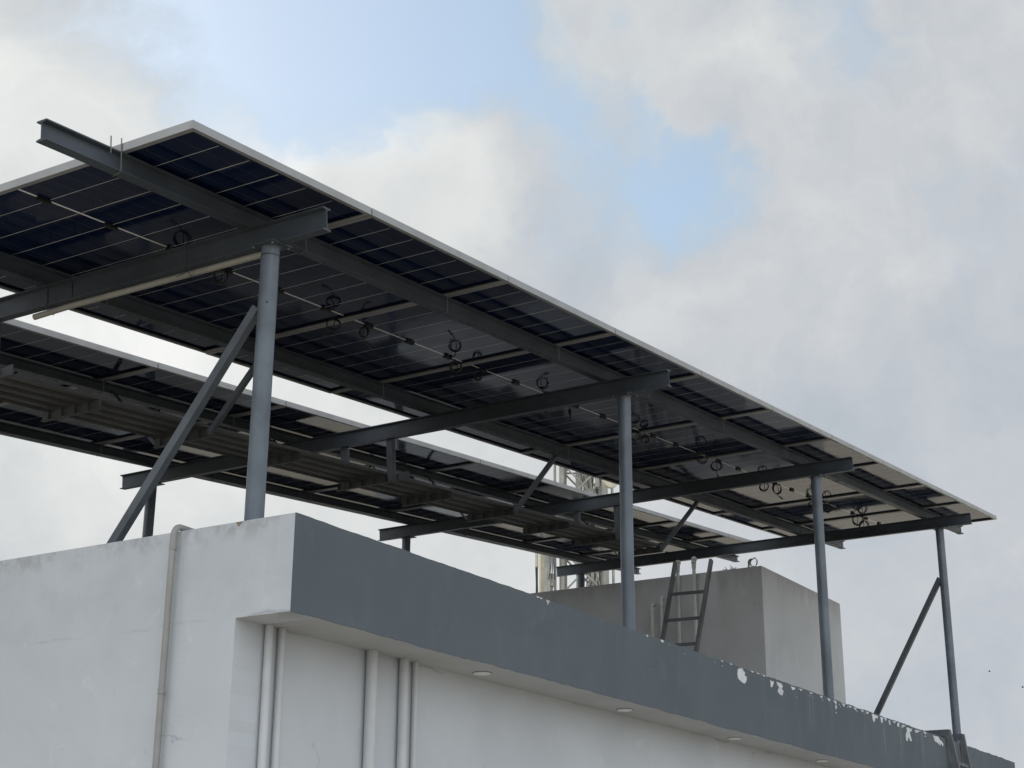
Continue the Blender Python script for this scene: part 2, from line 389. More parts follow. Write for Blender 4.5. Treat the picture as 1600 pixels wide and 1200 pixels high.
# far end of the fascia is turned round the corner
bm = B(); box(bm, XE, XE+.004, YF+.001, YB, ZS, ZT); build('fascia', bm, M['fascia'], house)['label'] = 'end fascia turned round the far corner'
# peeled patches, traced as ragged outlines hanging from the parapet edge or sitting lower
def fx(u, v):   # a point of the picture put on the fascia plane
    r = RT*((u-800)/2472.88) + UP*((600-v)/2472.88) + FW; t = (YF - CAM.y)/r.y; return CAM + r*t
def patch(poly, th=.0016):
    bm = B(); pts = [fx(*p) for p in poly]
    for p in pts: p.z = min(p.z, ZT-.0005)
    a = [bm.verts.new((p.x, YF-th, p.z)) for p in pts]; b = [bm.verts.new((p.x, YF+.001, p.z)) for p in pts]
    bm.faces.new(a)
    for i in range(len(a)): bm.faces.new((a[i], a[(i+1) % len(a)], b[(i+1) % len(a)], b[i]))
    build('peeled_patch', bm, M['peel'], house)
patch([(1153,1045),(1160,1044),(1161,1048),(1164,1051),(1163,1055),(1167,1058),(1166,1064),(1164,1068),(1160,1067),(1156,1063),(1153,1060),(1152,1053)])
patch([(1203,1062),(1206,1065),(1209,1064),(1208,1069),(1206,1074),(1204,1073),(1204,1068)])
patch([(1213,1065),(1220,1068),(1223,1072),(1221,1076),(1224,1080),(1222,1087),(1218,1085),(1215,1080),(1217,1074),(1214,1070)])
patch([(1235,1072),(1243,1075),(1240,1078),(1238,1078)])
patch([(1362,1115),(1372,1119),(1371,1123),(1367,1122),(1366,1129),(1364,1126),(1363,1120)])
patch([(1375,1120),(1379,1121),(1379,1128),(1377,1130),(1376,1124)])
patch([(1388,1125),(1391,1126),(1391,1133),(1389,1132)])
patch([(1402,1129),(1405,1130),(1404,1136),(1402,1135)]); patch([(1409,1132),(1415,1134),(1411,1136),(1409,1138)])
patch([(1416,1136),(1425,1139),(1424,1143),(1421,1143),(1422,1148),(1425,1158),(1422,1158),(1419,1151),(1418,1156),(1419,1158),(1416,1157),(1415,1148),(1417,1142)])
patch([(1429,1140),(1437,1142),(1433,1145),(1430,1145)])
patch([(1457,1149),(1466,1151),(1468,1156),(1471,1158),(1474,1163),(1472,1167),(1468,1164),(1464,1160),(1460,1158),(1459,1153)])
patch([(853,937),(859,939),(857,942),(855.5,946),(854.5,941)])
patch([(1009,991),(1013,993),(1011,996)]); patch([(1032,999),(1037,1001),(1036,1004),(1033,1003)])
for u, s in ((1251,3),(1267,2.4),(1283,3),(1295,4),(1305,6),(1318,5),(1328,3),(1336,4),(1347,3),(1355,3.5),(1383,3),(1397,3),(1175,3),(1184,2.6),(1193,3),(1445,4),(1142,2.5),(1128,2.5),(845,2.2),(840,2)):
    v = 801 + .3455*(u-463) + (3.4 if 1250 < u < 1460 else 1)
    patch([(u-2-s*.3, v-1), (u+2, v+.5), (u+1.6, v+s*random.uniform(.6, 1)), (u+.3, v+s), (u-1, v+s*.5)])
patch([(1305,1102),(1308,1103),(1307,1107),(1306,1109),(1305,1106)]); patch([(1305,1112),(1307,1113),(1306.5,1115.5)])
# a broken hole where a cable enters by the ladder
def flake(u, v, s_):
    pts = []; n_ = random.randint(5, 8)
    for k in range(n_):
        a_ = 2*math.pi*k/n_; q = s_*random.uniform(.45, 1.1); pts.append((u+q*math.cos(a_)*.8, v+q*math.sin(a_)))
    patch(pts, .0012)
for k in range(24):
    u = random.choice((random.uniform(1290, 1460), random.uniform(1290, 1460), random.uniform(1150, 1290), random.uniform(1000, 1150)))
    flake(u, 801 + .3455*(u-463) + 3.2 + abs(random.gauss(0, 5)), random.uniform(.5, 1.3))
bm = B(); c = fx(1470.5, 1165); tube(bm, [c+V((0,-.004,0)), c+V((0,.0,0))], [.012,.012], 9); build('cable_hole', bm, M['black'], house)
# plaster chip at the foot of the near post
bm = B(); prism(bm, [(-.360, ZT-.0006), (-.322, ZT-.0006), (-.331, ZT-.010), (-.338, ZT-.021), (-.346, ZT-.012)], EY, EZ, (XW-.0014, 0, 0), EX*.002)
build('plaster_chip', bm, mat('rusty_chip', (.24, .19, .155), .9), house)

# recessed lamps in the soffit
lamp_places = [(.846, 'nearest round recessed lamp under the overhang, right of the drain pipes'), (2.277, 'second round recessed lamp under the overhang'),
               (3.732, 'third round recessed lamp under the overhang'), (5.199, 'farthest round recessed lamp under the overhang')]
for x, lab in lamp_places:
    t = thing('recessed_lamp', (x, -.470, ZS), lab, 'ceiling lamp', 'round lamps let into the soffit')
    bm = B(); tube(bm, [(x, -.470, ZS), (x, -.470, ZS-.0030)], [.046, .045], 30); build('rim', bm, M['rim'], t, True)
    bm = B(); tube(bm, [(x, -.470, ZS-.0032), (x, -.470, ZS-.0075), (x, -.470, ZS-.0080)], [.041, .039, .030], 30); build('diffuser', bm, M['lens'], t, True)

# drain pipes under the overhang, standing against the front wall
for x, r, yo, lab in ((-.578, .017, .0, 'leftmost drain pipe of the pair in the wall corner under the overhang'), (-.497, .0155, .0, 'right hand drain pipe of the pair in the wall corner under the overhang'),
                  (.103, .0255, .0, 'thickest white drain pipe under the overhang, standing alone'), (.347, .021, 0, 'white drain pipe between the thick pipe and the thin one'),
                  (.447, .013, 0, 'thin white drain pipe, rightmost under the overhang')):
    bm = B(); y = YW - r - .004
    tube(bm, [(x, y, ZS-.0005), (x+random.uniform(-.002,.002), y, (ZS+ZG)/2), (x, y, ZG)], r, 20)
    for z in (ZS-.9, ZS-1.9): tube(bm, [(x, y, z), (x, y, z-.02)], r*1.12, 20)
    tag(build('drain_pipe', bm, M['pipe'], None, True), lab, 'pipe', 'drain pipes under the overhang')
bm = B(); box(bm, -.549, -.519, YW-.011, YW-.0005, ZG, ZS-.001); box(bm, .380, .424, YW-.010, YW-.0005, ZG, ZS-.001)
bm.free()
# grey pipe up the side wall and over the parapet
xp, yp, r = XW-.030, -.020, .0135
pts = [(xp, yp, ZG), (xp, yp, -1.2), (xp-.001, yp+.001, ZT-.075)] + [(xp+.035-.035*math.cos(a), yp, ZT-.02+.037*math.sin(a)) for a in [i*math.pi/2/8 for i in range(9)]] + [(xp+.12, yp, ZT+.015), (xp+.26, yp-.004, ZT+.0135)]
bm = B(); tube(bm, pts, r, 16); tube(bm, [(xp, yp, ZT-.082), (xp, yp, ZT-.055)], r*1.18, 16)
for z in (-.9, -1.9): tube(bm, [(xp, yp, z), (xp, yp, z-.02)], r*1.2, 14)
tag(build('wall_pipe', bm, M['pipe_grey'], None, True), 'grey pipe climbing the white side wall and bending over its parapet', 'pipe')

# ------------------------------------------------------------------ steel canopy frame
BX = [.7896, 4.0705, 7.2541, 10.4546]; BT, BH, FWD = -.119, .103, .052
frame = thing('steel_canopy', (-.684, -.350, ZT), 'dark grey steel canopy frame of beams and round posts holding the solar panels', 'canopy')
def part(name, bm, ma, smooth=False, label=None, parent=None):
    o = build(name, bm, ma, parent or frame, smooth)
    if label: o['label'] = label
    return o
for i, x in enumerate(BX):
    y0, y1 = -.0291, 4.3986
    bm = B(); ibeam(bm, A(x, y0, BT-BH), AY*(y1-y0), AX, AZ, BH, FWD); part('crossbeam', bm, M['steel'])
    bm = B()   # joint plates on the beam web, as thin raised lines
    if i == 0:
        for yy in (1.46, 1.62):
            bm = B(); obox(bm, A(x-.0040, yy, BT-BH+.012), AX*.008, AY*.006, AZ*(BH-.024)); part('weld_seam', bm, M['black'])
    else: bm.free()
PF, PB_ = .2741, 4.1072
def cap(c, half=.065):
    bm = B(); obox(bm, c - AX*half - AY*half - AZ*.006, AX*2*half, AY*2*half, AZ*.006); return bm
for i, x in enumerate(BX):
    c = A(x, PF, BT-BH); part('cap_plate', cap(c), M['steel'])
    top = c.copy(); top.z -= .005
    base = ZT-.002 if i == 0 else ZS+.16
    rr = [.0400, .0385, .0385, .0375][i]
    bm = B(); tube(bm, [top, V((c.x, c.y, base))], rr, 28)
    bm2 = B(); tube(bm2, [top + EZ*.001, top - EZ*.006], [rr+.006, rr+.0005], 24); part('weld_bead', bm2, M['steel'], True)
    p_ = part('post', bm, M['pole'], True)
    if i == 0:
        bm = B(); tube(bm, [top - EZ*.045, top - EZ*.049], rr+.0008, 28); part('sleeve_joint', bm, M['black'], True)
        bm = B(); q = top - EZ*.27 + V((-rr*.80, -rr*.62, 0)); tube(bm, [q, q+V((-.003, -.002, 0))], .004, 8); part('bolt', bm, M['black'], True)
    for sx in (-1, 1):
        for sy in (-1, 1):
            q = c + AX*.052*sx + AY*.052*sy
            bm = B(); tube(bm, [q - AZ*.0065, q - AZ*.014], .0065, 6); part('bolt', bm, M['rod'])
    c2 = A(x, PB_, BT-BH); part('cap_plate', cap(c2), M['steel'])
    zb = 1.37 if c2.x > 7.7 else ZS+.16
    bm = B(); tube(bm, [c2-EZ*.005, V((c2.x, c2.y, zb))], .0375, 24); part('post', bm, M['pole'], True)
# purlins along the rows
PX0, PX1 = -.3872, 11.6545
for k, (y, top) in enumerate(((.3972, -.0342), (1.6369, -.0342), (2.8317, -.0540), (4.023, -.0540))):
    bm = B(); ibeam(bm, A(PX0, y, BT+.0004), AX*(PX1-PX0), AY, AZ, top-BT-.0008, .052); part('purlin', bm, M['steel'])
    # J hooks where each panel joint crosses
    for n_ in range(11):
        x = n_*PITCH - .003
        if k in (2, 3) and n_ == 0: pass
        s = -1
        e = .0265
        bm = B()
        pts = [A(x, y+s*e, top+(.055 if n_ == 0 and k == 0 else .03)), A(x, y+s*e, BT+.004), A(x, y+s*e*.7, BT-.004), A(x, y-s*e*.5, BT-.006), A(x, y-s*e*.5, BT-.012)]
        tube(bm, pts, .0026, 6); part('hook_bolt', bm, M['rod'], True)
bm = B(); tube(bm, [A(-.058, .372, -.06), A(-.058, .372, .012)], .0028, 6); part('hook_bolt', bm, M['rod'], True)
# long braces from the posts to the roof edge
pa = A(BX[0], PF, BT-BH)
def fbar(a, b, wd, th, name='brace', ma='brace', wdir=AX, parent=None, label=None):
    bm = B(); bar(bm, a, b, wdir, wd, th); return part(name, bm, M[ma], label=label, parent=parent)
fbar((pa.x, -.300, .700), (pa.x-.012, .505, ZT-.10), .038, .038, label='long square brace from the near post down behind the side wall')
pd = A(BX[3], PF, BT-BH)
fbar((pd.x-.01, pd.y+.03, A(BX[3], .34, -.70).z), (pd.x-.01, .765, ZS+.165), .045, .045, label='long brace from the far post down to the roof')
# the conduit tied under the near beam
bm = B()
cx = BX[0]
pts = [A(cx+.012, .315, BT-BH-.022), A(cx+.012, .6, BT-BH-.022), A(cx+.012, 1.2, BT-BH-.020), A(cx+.010, 1.48, BT-BH-.020), A(cx-.005, 1.58, BT-BH-.030), A(cx-.022, 1.69, BT-BH-.042)]
tube(bm, pts, .0145, 16)
tag(build('conduit', bm, M['pvc'], None, True), 'cream plastic conduit tied under the near crossbeam left of the post', 'conduit')
for y in (.73, 1.60):
    t_ = B(); x0, x1 = cx-.029, cx+.031
    loop = [A(x0, y, BT+.002), A(x1, y, BT+.002), A(x1, y, BT-BH-.02), A((x0+x1)/2+.01, y, BT-BH-.042), A(x0, y, BT-BH-.02)]
    tube(t_, loop, .0016, 6, closed=True)
    if y < 1: tube(t_, bez(loop[4], loop[4]+V((-.01,0,-.02)), loop[4]+V((-.02,.02,-.03)), loop[4]+V((-.03,.03,-.035))), .0016, 6)
    tag(build('wire_tie', t_, M['black'], None, True), ('wire tie looped round the near crossbeam and the middle of the conduit' if y < 1 else 'wire tie at the bent end of the conduit'), 'wire tie', 'wire ties round the near crossbeam')

# ------------------------------------------------------------------ walkway hung between the rows
wy0, wy1, wz = 2.03, 2.43, -.455
walk = thing('hanging_walkway', A(BX[1], 2.2, -.455), 'narrow ribbed steel walkway hung under the gap between the panel rows', 'walkway')
def deck(x0, x1, dz):
    bm = B(); n = 4; per = (wy1-wy0)/n; prof = []
    for k in range(n):
        y = wy0 + per*k
        prof += [(y, 0), (y+per*.42, 0), (y+per*.50, .034), (y+per*.92, .034)]
    prof.append((wy1, 0)); top = [(u, v+.0022) for u, v in reversed(prof)]
    prism(bm, prof+top, AY, AZ, A(x0, 0, wz+dz), AX*(x1-x0)); build('deck', bm, M['deck'], walk)
xs = [-1.2, .80, 2.42, 4.07, 5.66, 7.25, 8.16]
for i in range(6): deck(xs[i]+.0005, xs[i+1], 0)
bars = [-.02, .80, 1.52, 2.36, 3.17, 4.07, 4.82, 5.66, 6.47, 7.25, 8.09]
for x in bars:
    bm = B(); y0_, y1_ = (2.015, 2.455); n = 22; prof = []
    at_beam = any(abs(x-b) < .05 for b in BX)
    if at_beam: y0_ = 1.86
    # folded (zigzag) hanger plate: faces turn to and from the light
    pts0 = []; k = 0; y = y0_; fold = .013
    while y <= y1_+.001:
        s = 0 if (k//2) % 2 == 0 else fold
        pts0.append((x + s, y)); y += (.004 if k % 2 else .044); k += 1
    ring = pts0 + [(a+.004, b) for a, b in reversed(pts0)]
    prism(bm, ring, AX, AY, A(0, 0, wz-.046), AZ*.045)
    obox(bm, A(x-.002, y0_, wz-.0505), AX*.028, AY*(y1_-y0_), AZ*.0036)
    build('crossbar', bm, M['galv'], walk)
for x in (BX[0], BX[1], BX[2]):
    for yy, lo_ in ((2.01, -.50), (2.385, -.505)):
        bm = B(); a = A(x, yy, BT-BH-.0005); b = A(x, yy, lo_)
        # angle iron hanger
        obox(bm, a - AY*.022, b-a, AY*.044, AX*.004); obox(bm, a - AY*.022 + AX*.0045, b-a, AY*.004, AX*.036)
        build('hanger', bm, M['brace'], walk)
for x in (2.36, 5.66, 8.09, -.9):
    if x > 0:
        o = B(); bar(o, A(x, 1.655, BT-.003), A(x, 2.03, -.492), AX, .030, .030); build('brace', o, M['brace'], walk)
        o = B(); bar(o, A(x+.03, 2.815, -.10), A(x+.03, 2.45, -.495), AX, .034, .005); build('brace', o, M['brace'], walk)

# ------------------------------------------------------------------ solar panels
def make_panel(name, PL, row_y, w0, glassmat):
    root = thing(name, MARR @ Matrix.Translation((0, row_y, w0)), None, 'solar panel')
    mw = world_of(root); P = lambda x, y, z: mw @ V((x, y, z))
    X, Y, Z = (mw.to_3x3() @ V(q) for q in (EX, EY, EZ))
    FH, T_, FL = .034, .0025, .026
    bm = B()   # four extrusions: outer wall, bottom lip, top lip
    prof_out = [(0, 0), (0, -FH), (FL, -FH), (FL, -FH+.0018), (T_, -FH+.0018), (T_, -.021), (.010, -.021), (.010, 0)]
    prism(bm, [(u, v) for u, v in prof_out], X, Z, P(0, 0, 0), Y*PL)
    prism(bm, [(-u, v) for u, v in prof_out], X, Z, P(PW, 0, 0), Y*PL)
    prof_s = [(0, 0), (0, -FH), (FL*.8, -FH), (FL*.8, -FH+.0018), (T_, -FH+.0018), (T_, -.021), (.010, -.021), (.010, 0)]
    def short(y, s):   # short sides butt between the long ones, 0.3 mm lower so no faces share a plane
        prism(bm, [(u*s, v-.0003) for u, v in prof_s], Y, Z, P(.0003, y + .0003*s*-1, 0), X*(PW-.0006))
    short(0, 1); short(PL, -1)
    build('frame', bm, M['alu'], root)
    bm = B(); obox(bm, P(.004, .004, -.0208), X*(PW-.008), Y*(PL-.008), Z*.006); build('glass', bm, glassmat, root)
    for xx in (.185, .572, .962):
        bm = B(); obox(bm, P(xx-.033, PL/2-.011, -.0345), X*.066, Y*.022, Z*.0135)
        obox(bm, P(xx-.038, PL/2-.006, -.0305), X*.0045, Y*.012, Z*.010); obox(bm, P(xx+.0335, PL/2-.006, -.0305), X*.0045, Y*.012, Z*.010)
        build('junction_box', bm, M['black'], root)
    return root
L1, L2 = 2.0139, 1.9102
rows = [('front row', L1, 0.0, 0.0, glass('bifacial_glass', L1)), ('rear row', L2, L1+.3586, -.0194, glass('bifacial_glass_rear', L2))]
ordn = ['first', 'second', 'third', 'fourth', 'fifth', 'sixth', 'seventh', 'eighth', 'ninth', 'last']
panels = {}
for rname, PL, ry, w0, gm in rows:
    proto = make_panel('solar_panel', PL, ry, w0, gm)
    for i in range(10):
        if i == 0: r = proto
        else:
            r = proto.copy(); COL.objects.link(r)
            jit = random.uniform(-.0012, .0012)
            r.matrix_basis = MARR @ Matrix.Translation((i*PITCH, ry + jit, w0)) @ Matrix.Rotation(random.uniform(-.0012, .0012), 4, 'X') @ Matrix.Rotation(random.uniform(-.0010, .0010), 4, 'Y')
            for ch in proto_children:
                c = ch.copy(); COL.objects.link(c); c.parent = r
        if i == 0: proto_children = list(o for o in bpy.data.objects if o.parent == proto)
        where = 'at the near end' if i == 0 else ('at the far end' if i == 9 else 'counted from the near end')
        tag(r, '%s dark glass solar panel of the %s, %s' % (ordn[i], rname, where), 'solar panel', 'solar panels of the ' + rname)
        panels[(rname, i)] = r
# cable loops: tied-up leads hanging from the junction boxes
def ring_mesh(bm, c, nrm, r, wraps=3, th=.0034, squash=1.0):
    nrm = V(nrm).normalized(); u = nrm.cross(EZ).normalized(); v = u.cross(nrm).normalized()
    pts = []
    n = 26*wraps
    for k in range(n+1):
        a = math.pi/2 + 2*math.pi*wraps*k/n; q = r*(1 + .08*math.sin(k*.37+c.x*9) + .09*math.sin(k*.11+c.x*5))
        pts.append(c + u*q*math.cos(a) + v*q*squash*math.sin(a) + nrm*(.004*math.sin(k*.19) + .008*(k/n-.5)))
    tube(bm, pts, th, 6)
    return pts[0], pts[-1]
TOCAM = V((-.75, -.62, -.15)); EDGE = V((.3, -.95, 0))
coils = [ # x, y, w, radius, facing, phase; each hangs from the box nearest to it
 (1.02,1.00,-.085,.036,0), (1.264,.975,-.080,.034,2), (2.198,1.020,-.085,.036,0), (2.44,1.00,-.075,.026,2), (3.297,.970,-.085,.032,0), (3.56,.985,-.078,.026,2),
 (4.36,1.00,-.085,.034,0), (4.784,1.040,-.08,.034,1), (5.624,.987,-.085,.038,0), (5.80,.995,-.08,.030,2),
 (6.635,.932,-.085,.038,0), (6.956,.961,-.09,.040,0), (8.006,1.002,-.09,.038,2), (8.20,.965,-.085,.040,0),
 (9.20,1.03,-.085,.042,0), (9.42,.97,-.085,.036,2), (10.165,.950,-.095,.048,0), (10.47,1.00,-.105,.044,2),
 (1.93,3.16,-.08,.036,0), (3.0,3.06,-.08,.034,2), (4.2,3.10,-.08,.034,0), (5.29,3.05,-.085,.038,2), (5.80,3.05,-.085,.036,0), (6.47,3.05,-.085,.036,2), (8.85,3.10,-.085,.040,2), (7.5,3.1,-.085,.038,0)]
for x, y, w_, r, kind in coils:
    back = y > 2; rname = 'rear row' if back else 'front row'
    i = min(9, max(0, int(x/PITCH))); root = panels[(rname, i)]
    PL = L2 if back else L1; ymid = (L1+.3586+L2/2) if back else L1/2
    c = A(x, y, w_); nrm = (TOCAM, EDGE, V((-.95, -.1, -.1)))[kind]
    nrm = nrm + V((random.uniform(-.25,.25), random.uniform(-.25,.25), random.uniform(-.1,.1)))
    bm = B(); s, e = ring_mesh(bm, c, nrm, r, 4, .0036, random.uniform(.78, 1.2))
    xb = i*PITCH + min((.185, .572, .962), key=lambda q: abs(i*PITCH+q-x)); sg = 1 if x > xb else -1
    jb = A(xb+.036*sg, ymid, -.028)
    tube(bm, bez(jb, jb + AX*.04*sg - AZ*.004, s + (jb-s)*.15 + AZ*.015, s, 14), .0030, 6)
    tube(bm, bez(c + EZ*r*.8, c + EZ*r*.4 + AX*random.uniform(-.05,.05), c - EZ*r*1.3 + AY*random.uniform(-.05,.05), c - EZ*r*random.uniform(.4, 1.5) + AX*random.uniform(-.06,.06), 12), .0026, 6)
    # lower tail with its plug
    d = (AX*random.choice((-1, 1)) - AZ*random.uniform(.1, .5) + AY*random.uniform(-.4, .4)).normalized()
    e2_ = c - EZ*(r + random.uniform(.012, .03)) + d*.03
    if random.random() < .6:
        tube(bm, bez(c - EZ*r*.9, c - EZ*(r+.02), e2_ - d*.02, e2_, 8), .0030, 6); tube(bm, [e2_, e2_+d*.042], .0062, 8)
    build('cable_loop', bm, M['black'], root, True)

# ------------------------------------------------------------------ rooftop room
RX0, RX1, RY0, RY1, RZ = 7.68, 9.66, .939, 5.2, 1.374
room = thing('rooftop_room', (RX0, RY0, ZS+.16), 'plain grey plastered box room standing on the roof behind the ladder', 'rooftop room')
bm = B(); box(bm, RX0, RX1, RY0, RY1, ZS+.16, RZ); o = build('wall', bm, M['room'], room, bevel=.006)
bm = B()  # weep nails and stubs on its end
for z, y in ((1.02, 1.15), (.62, 1.6), (.8, 1.3)): tube(bm, [(RX1, y, z), (RX1+.03, y, z)], .004, 6)
build('nail', bm, M['black'], room)
holes = []
def riser(x, y, z0, z1, r, lab, turn):
    bm = B(); R2 = .03; h = V((-.86, -.50, -.12)).normalized(); c0 = V((x, y, 0))
    if turn == 'out':     # comes over the wall top and faces the viewer
        pts = [c0+EZ*z0, c0+EZ*(z1-R2)] + [c0 + EZ*(z1-R2) + h*R2*(1-math.cos(a)) + EZ*R2*math.sin(a) for a in [i*math.pi/2/6 for i in range(1, 7)]]; e_ = pts[-1]; pts.append(e_ + h*.012)
    else:
        pts = [(x, y, z0), (x, y, z1-R2)] + [(x+R2-R2*math.cos(a), y, z1-R2+R2*math.sin(a)) for a in [i*math.pi/2/6 for i in range(1, 7)]] + [(x+R2+.02, y, z1)]
    tube(bm, pts, r, 14, cap=(turn != 'out'))
    tube(bm, [(x, y, z1-R2-.05), (x, y, z1-R2-.012)], r*1.3, 14)
    for z in ((z0+z1)/2, z0+.18): tube(bm, [(x, y, z), (x, y, z+.018)], r*1.35, 12); box(bm, x, RX0-.001, y-.004, y+.004, z+.004, z+.013)
    if turn == 'out':
        tube(bm, [c0+EZ*(z1-.045), c0+EZ*(z1-.02), e_, e_+h*.004, e_+h*.022], [r*1.35, r*1.5, r*1.6, r*1.75, r*1.75], 16, cap=False)
        tube(bm, [e_+h*.021, e_+h*.0225, e_+h*.0225, e_+h*.004], [r*1.75, r*1.70, r*1.2, r*1.15], 16, cap=False)
        o2 = B(); tube(o2, [e_+h*.005, e_+h*.006], r*1.2, 14)
        holes.append(o2)
    o = build('vent_pipe', bm, M['riser'], None, True)
    tag(o, lab, 'pipe', 'pipes on the rooftop room wall')
    if holes: build('pipe_mouth', holes.pop(), M['black'], o)
riser(RX0-.05, 1.750, ZS+.16, 1.475, .0155, 'tall wall pipe with an open elbow beside the left ladder rail', 'out')
riser(RX0-.05, 1.585, ZS+.16, 1.490, .0155, 'tall wall pipe with an open elbow between the two ladder rails', 'out')
riser(RX0-.045, 2.025, ZS+.16, 1.125, .017, 'shortest capped wall pipe, farthest left of the ladder', 'in')
riser(RX0-.045, 1.930, ZS+.16, 1.180, .015, 'second short wall pipe, just left of the ladder', 'in')
# ladder leaning on the room
ladder = thing('leaning_ladder', (7.2, 1.56, ZS+.16), 'grey steel ladder leaning against the rooftop room wall', 'ladder')
def lrail(y, xt, zt, xb_, zb_):
    bm = B(); a = V((xt, y, zt)); b = V((xb_, y, zb_)); d = (b-a); b = a + d*((ZS+.16-zt)/d.z)
    bar(bm, a, b, EY, .026, .042); return bm, a, b
b1, a1, e1 = lrail(1.745, 7.575, 1.475, 7.266, .706); build('rail', b1, M['ladder'], ladder)
b2, a2, e2 = lrail(1.375, 7.555, 1.450, 7.190, .600); build('rail', b2, M['ladder'], ladder)
for z in (1.150, .893, .648, .40, .15, -.1, -.33):
    p1 = a1 + (e1-a1)*((z-a1.z)/(e1.z-a1.z)); p2 = a2 + (e2-a2)*((z-.013-a2.z)/(e2.z-a2.z))
    bm = B(); bar(bm, p1-EY*.011, p2+EY*.011, EZ, .026, .022); build('rung', bm, M['ladder'], ladder)
# coil of cable hooked on the room's top edge, and scrap wire
bm = B(); c = V((RX0+.03, 1.075, RZ))
tube(bm, [c, c+EZ*.05] + [c + V((0, -.025+.025*math.cos(a), .05+.025*math.sin(a))) for a in [i*math.pi/8 for i in range(1, 6)]], .009, 10)
tag(build('bent_pipe', bm, M['pipe_grey'], None, True), 'short bent pipe stub on top of the rooftop room by its corner', 'pipe')
bm = B()
for k in range(3): ring_mesh(bm, c + V((0, -.045-.004*k, .042)), (-1, -.2*k+.2, 0), .034-.003*k, 1, .0022, 1.25)
tag(build('wire_coil', bm, M['rod'], None, True), 'loose coil of wire hanging on the bent pipe stub', 'wire coil')
bm = B(); c = V((RX0+.05, 1.24, RZ))
for k in range(7):
    a = c + V((0, random.uniform(-.06,.06), .002)); b = a + V((random.uniform(-.02,.02), random.uniform(-.04,.08), random.uniform(.01,.05))); tube(bm, bez(a, a+EZ*.02, b-EZ*.01, b, 6), .0025, 5)
tag(build('scrap_wire', bm, M['black'], None, True), 'tangle of dark scrap wire on top of the rooftop room', 'wire')

# ------------------------------------------------------------------ ladder hooked over the parapet at the far end
gl = thing('parapet_ladder', (7.75, YF-.1, ZG), 'grey channel ladder hooked over the slate parapet near its far end', 'ladder')
def fy(u, v, x):
    r = RT*((u-800)/2472.88) + UP*((600-v)/2472.88) + FW; t = (x - CAM.x)/r.x; return CAM + r*t
def railbits(x, u, v, ztop):
    a = V((x, YF-.020, ztop-.006)); b0 = fy(u, v, x); d = (b0-a); b = a + d*((ZG-ztop)/d.z)
    bm = B(); bar(bm, a, b, EX, .030, .046); build('rail', bm, M['ladder'], gl)
    bm = B(); bar(bm, V((x, YF-.030, ztop-.024)), V((x, -.445, ztop-.024)), EX, .032, .048); build('hook_arm', bm, M['brace'], gl)
    return a, b
a1, b1 = railbits(7.60, 1495, 1200, -.185)
a2, b2 = railbits(7.98, 1513, 1200, -.180)
for k in range(12):
    z = -.452 - .26*k
    p1 = a1 + (b1-a1)*((z-a1.z)/(b1.z-a1.z)); p2 = a2 + (b2-a2)*((z-a2.z)/(b2.z-a2.z))
    bm = B(); bar(bm, p1+EX*.014, p2-EX*.014, EZ, .026, .026); build('rung', bm, M['brace'], gl)

# ------------------------------------------------------------------ telecom tower far behind
TZ = ZG
tw = thing('lattice_tower', (23.3, 11.6, TZ), 'pale lattice telecom tower far behind the roof, seen through the gap', 'tower')
def at(u, v, depth=34.):
    r = RT*((u-800)/2472.88) + UP*((600-v)/2472.88) + FW; return CAM + r*(depth)
def col_at(u0, v0, dep): p = at(u0, v0, dep); return p
side = V((RT.x, RT.y, 0)).normalized(); dep_ = V((FW.x, FW.y, 0)).normalized()
base = at(912, 800); base.z = 0
legs = []
H = 9.3
for sx, sy in ((-.48, -.35), (.42, -.35), (.50, .45), (-.40, .45)):
    q = V((base.x, base.y, 0)) + side*sx + dep_*sy; legs.append(q)
    bm = B(); tube(bm, [V((q.x, q.y, TZ)), V((q.x, q.y, H))], .055, 10); build('leg', bm, M['mast'], tw, True)
for k in range(4):
    a, b = legs[k], legs[(k+1) % 4]; bm = B(); z = TZ; h = .95
    while z < H-.1:
        z2 = min(z+h, H); tube(bm, [V((a.x,a.y,z)), V((b.x,b.y,z2))], .022, 6); tube(bm, [V((b.x,b.y,z)), V((a.x,a.y,z2))], .020, 6)
        tube(bm, [V((a.x,a.y,z)), V((b.x,b.y,z))], .022, 6); z = z2
    build('bracing', bm, M['mast'], tw, True)
bm = B()   # cable run inside the tower
for k in range(22):
    q = V((base.x, base.y, 0)) + side*random.uniform(.05, .42) + dep_*random.uniform(-.2, .2)
    pts = [q + V((0, 0, TZ))]
    zz = TZ
    while zz < 8.2:
        zz += random.uniform(.25, .6); pts.append(q + side*random.uniform(-.12,.12) + dep_*random.uniform(-.1,.1) + EZ*zz)
    tube(bm, pts, random.choice((.014, .02, .026)), 5)
build('cable_bundle', bm, M['mast'], tw, True)
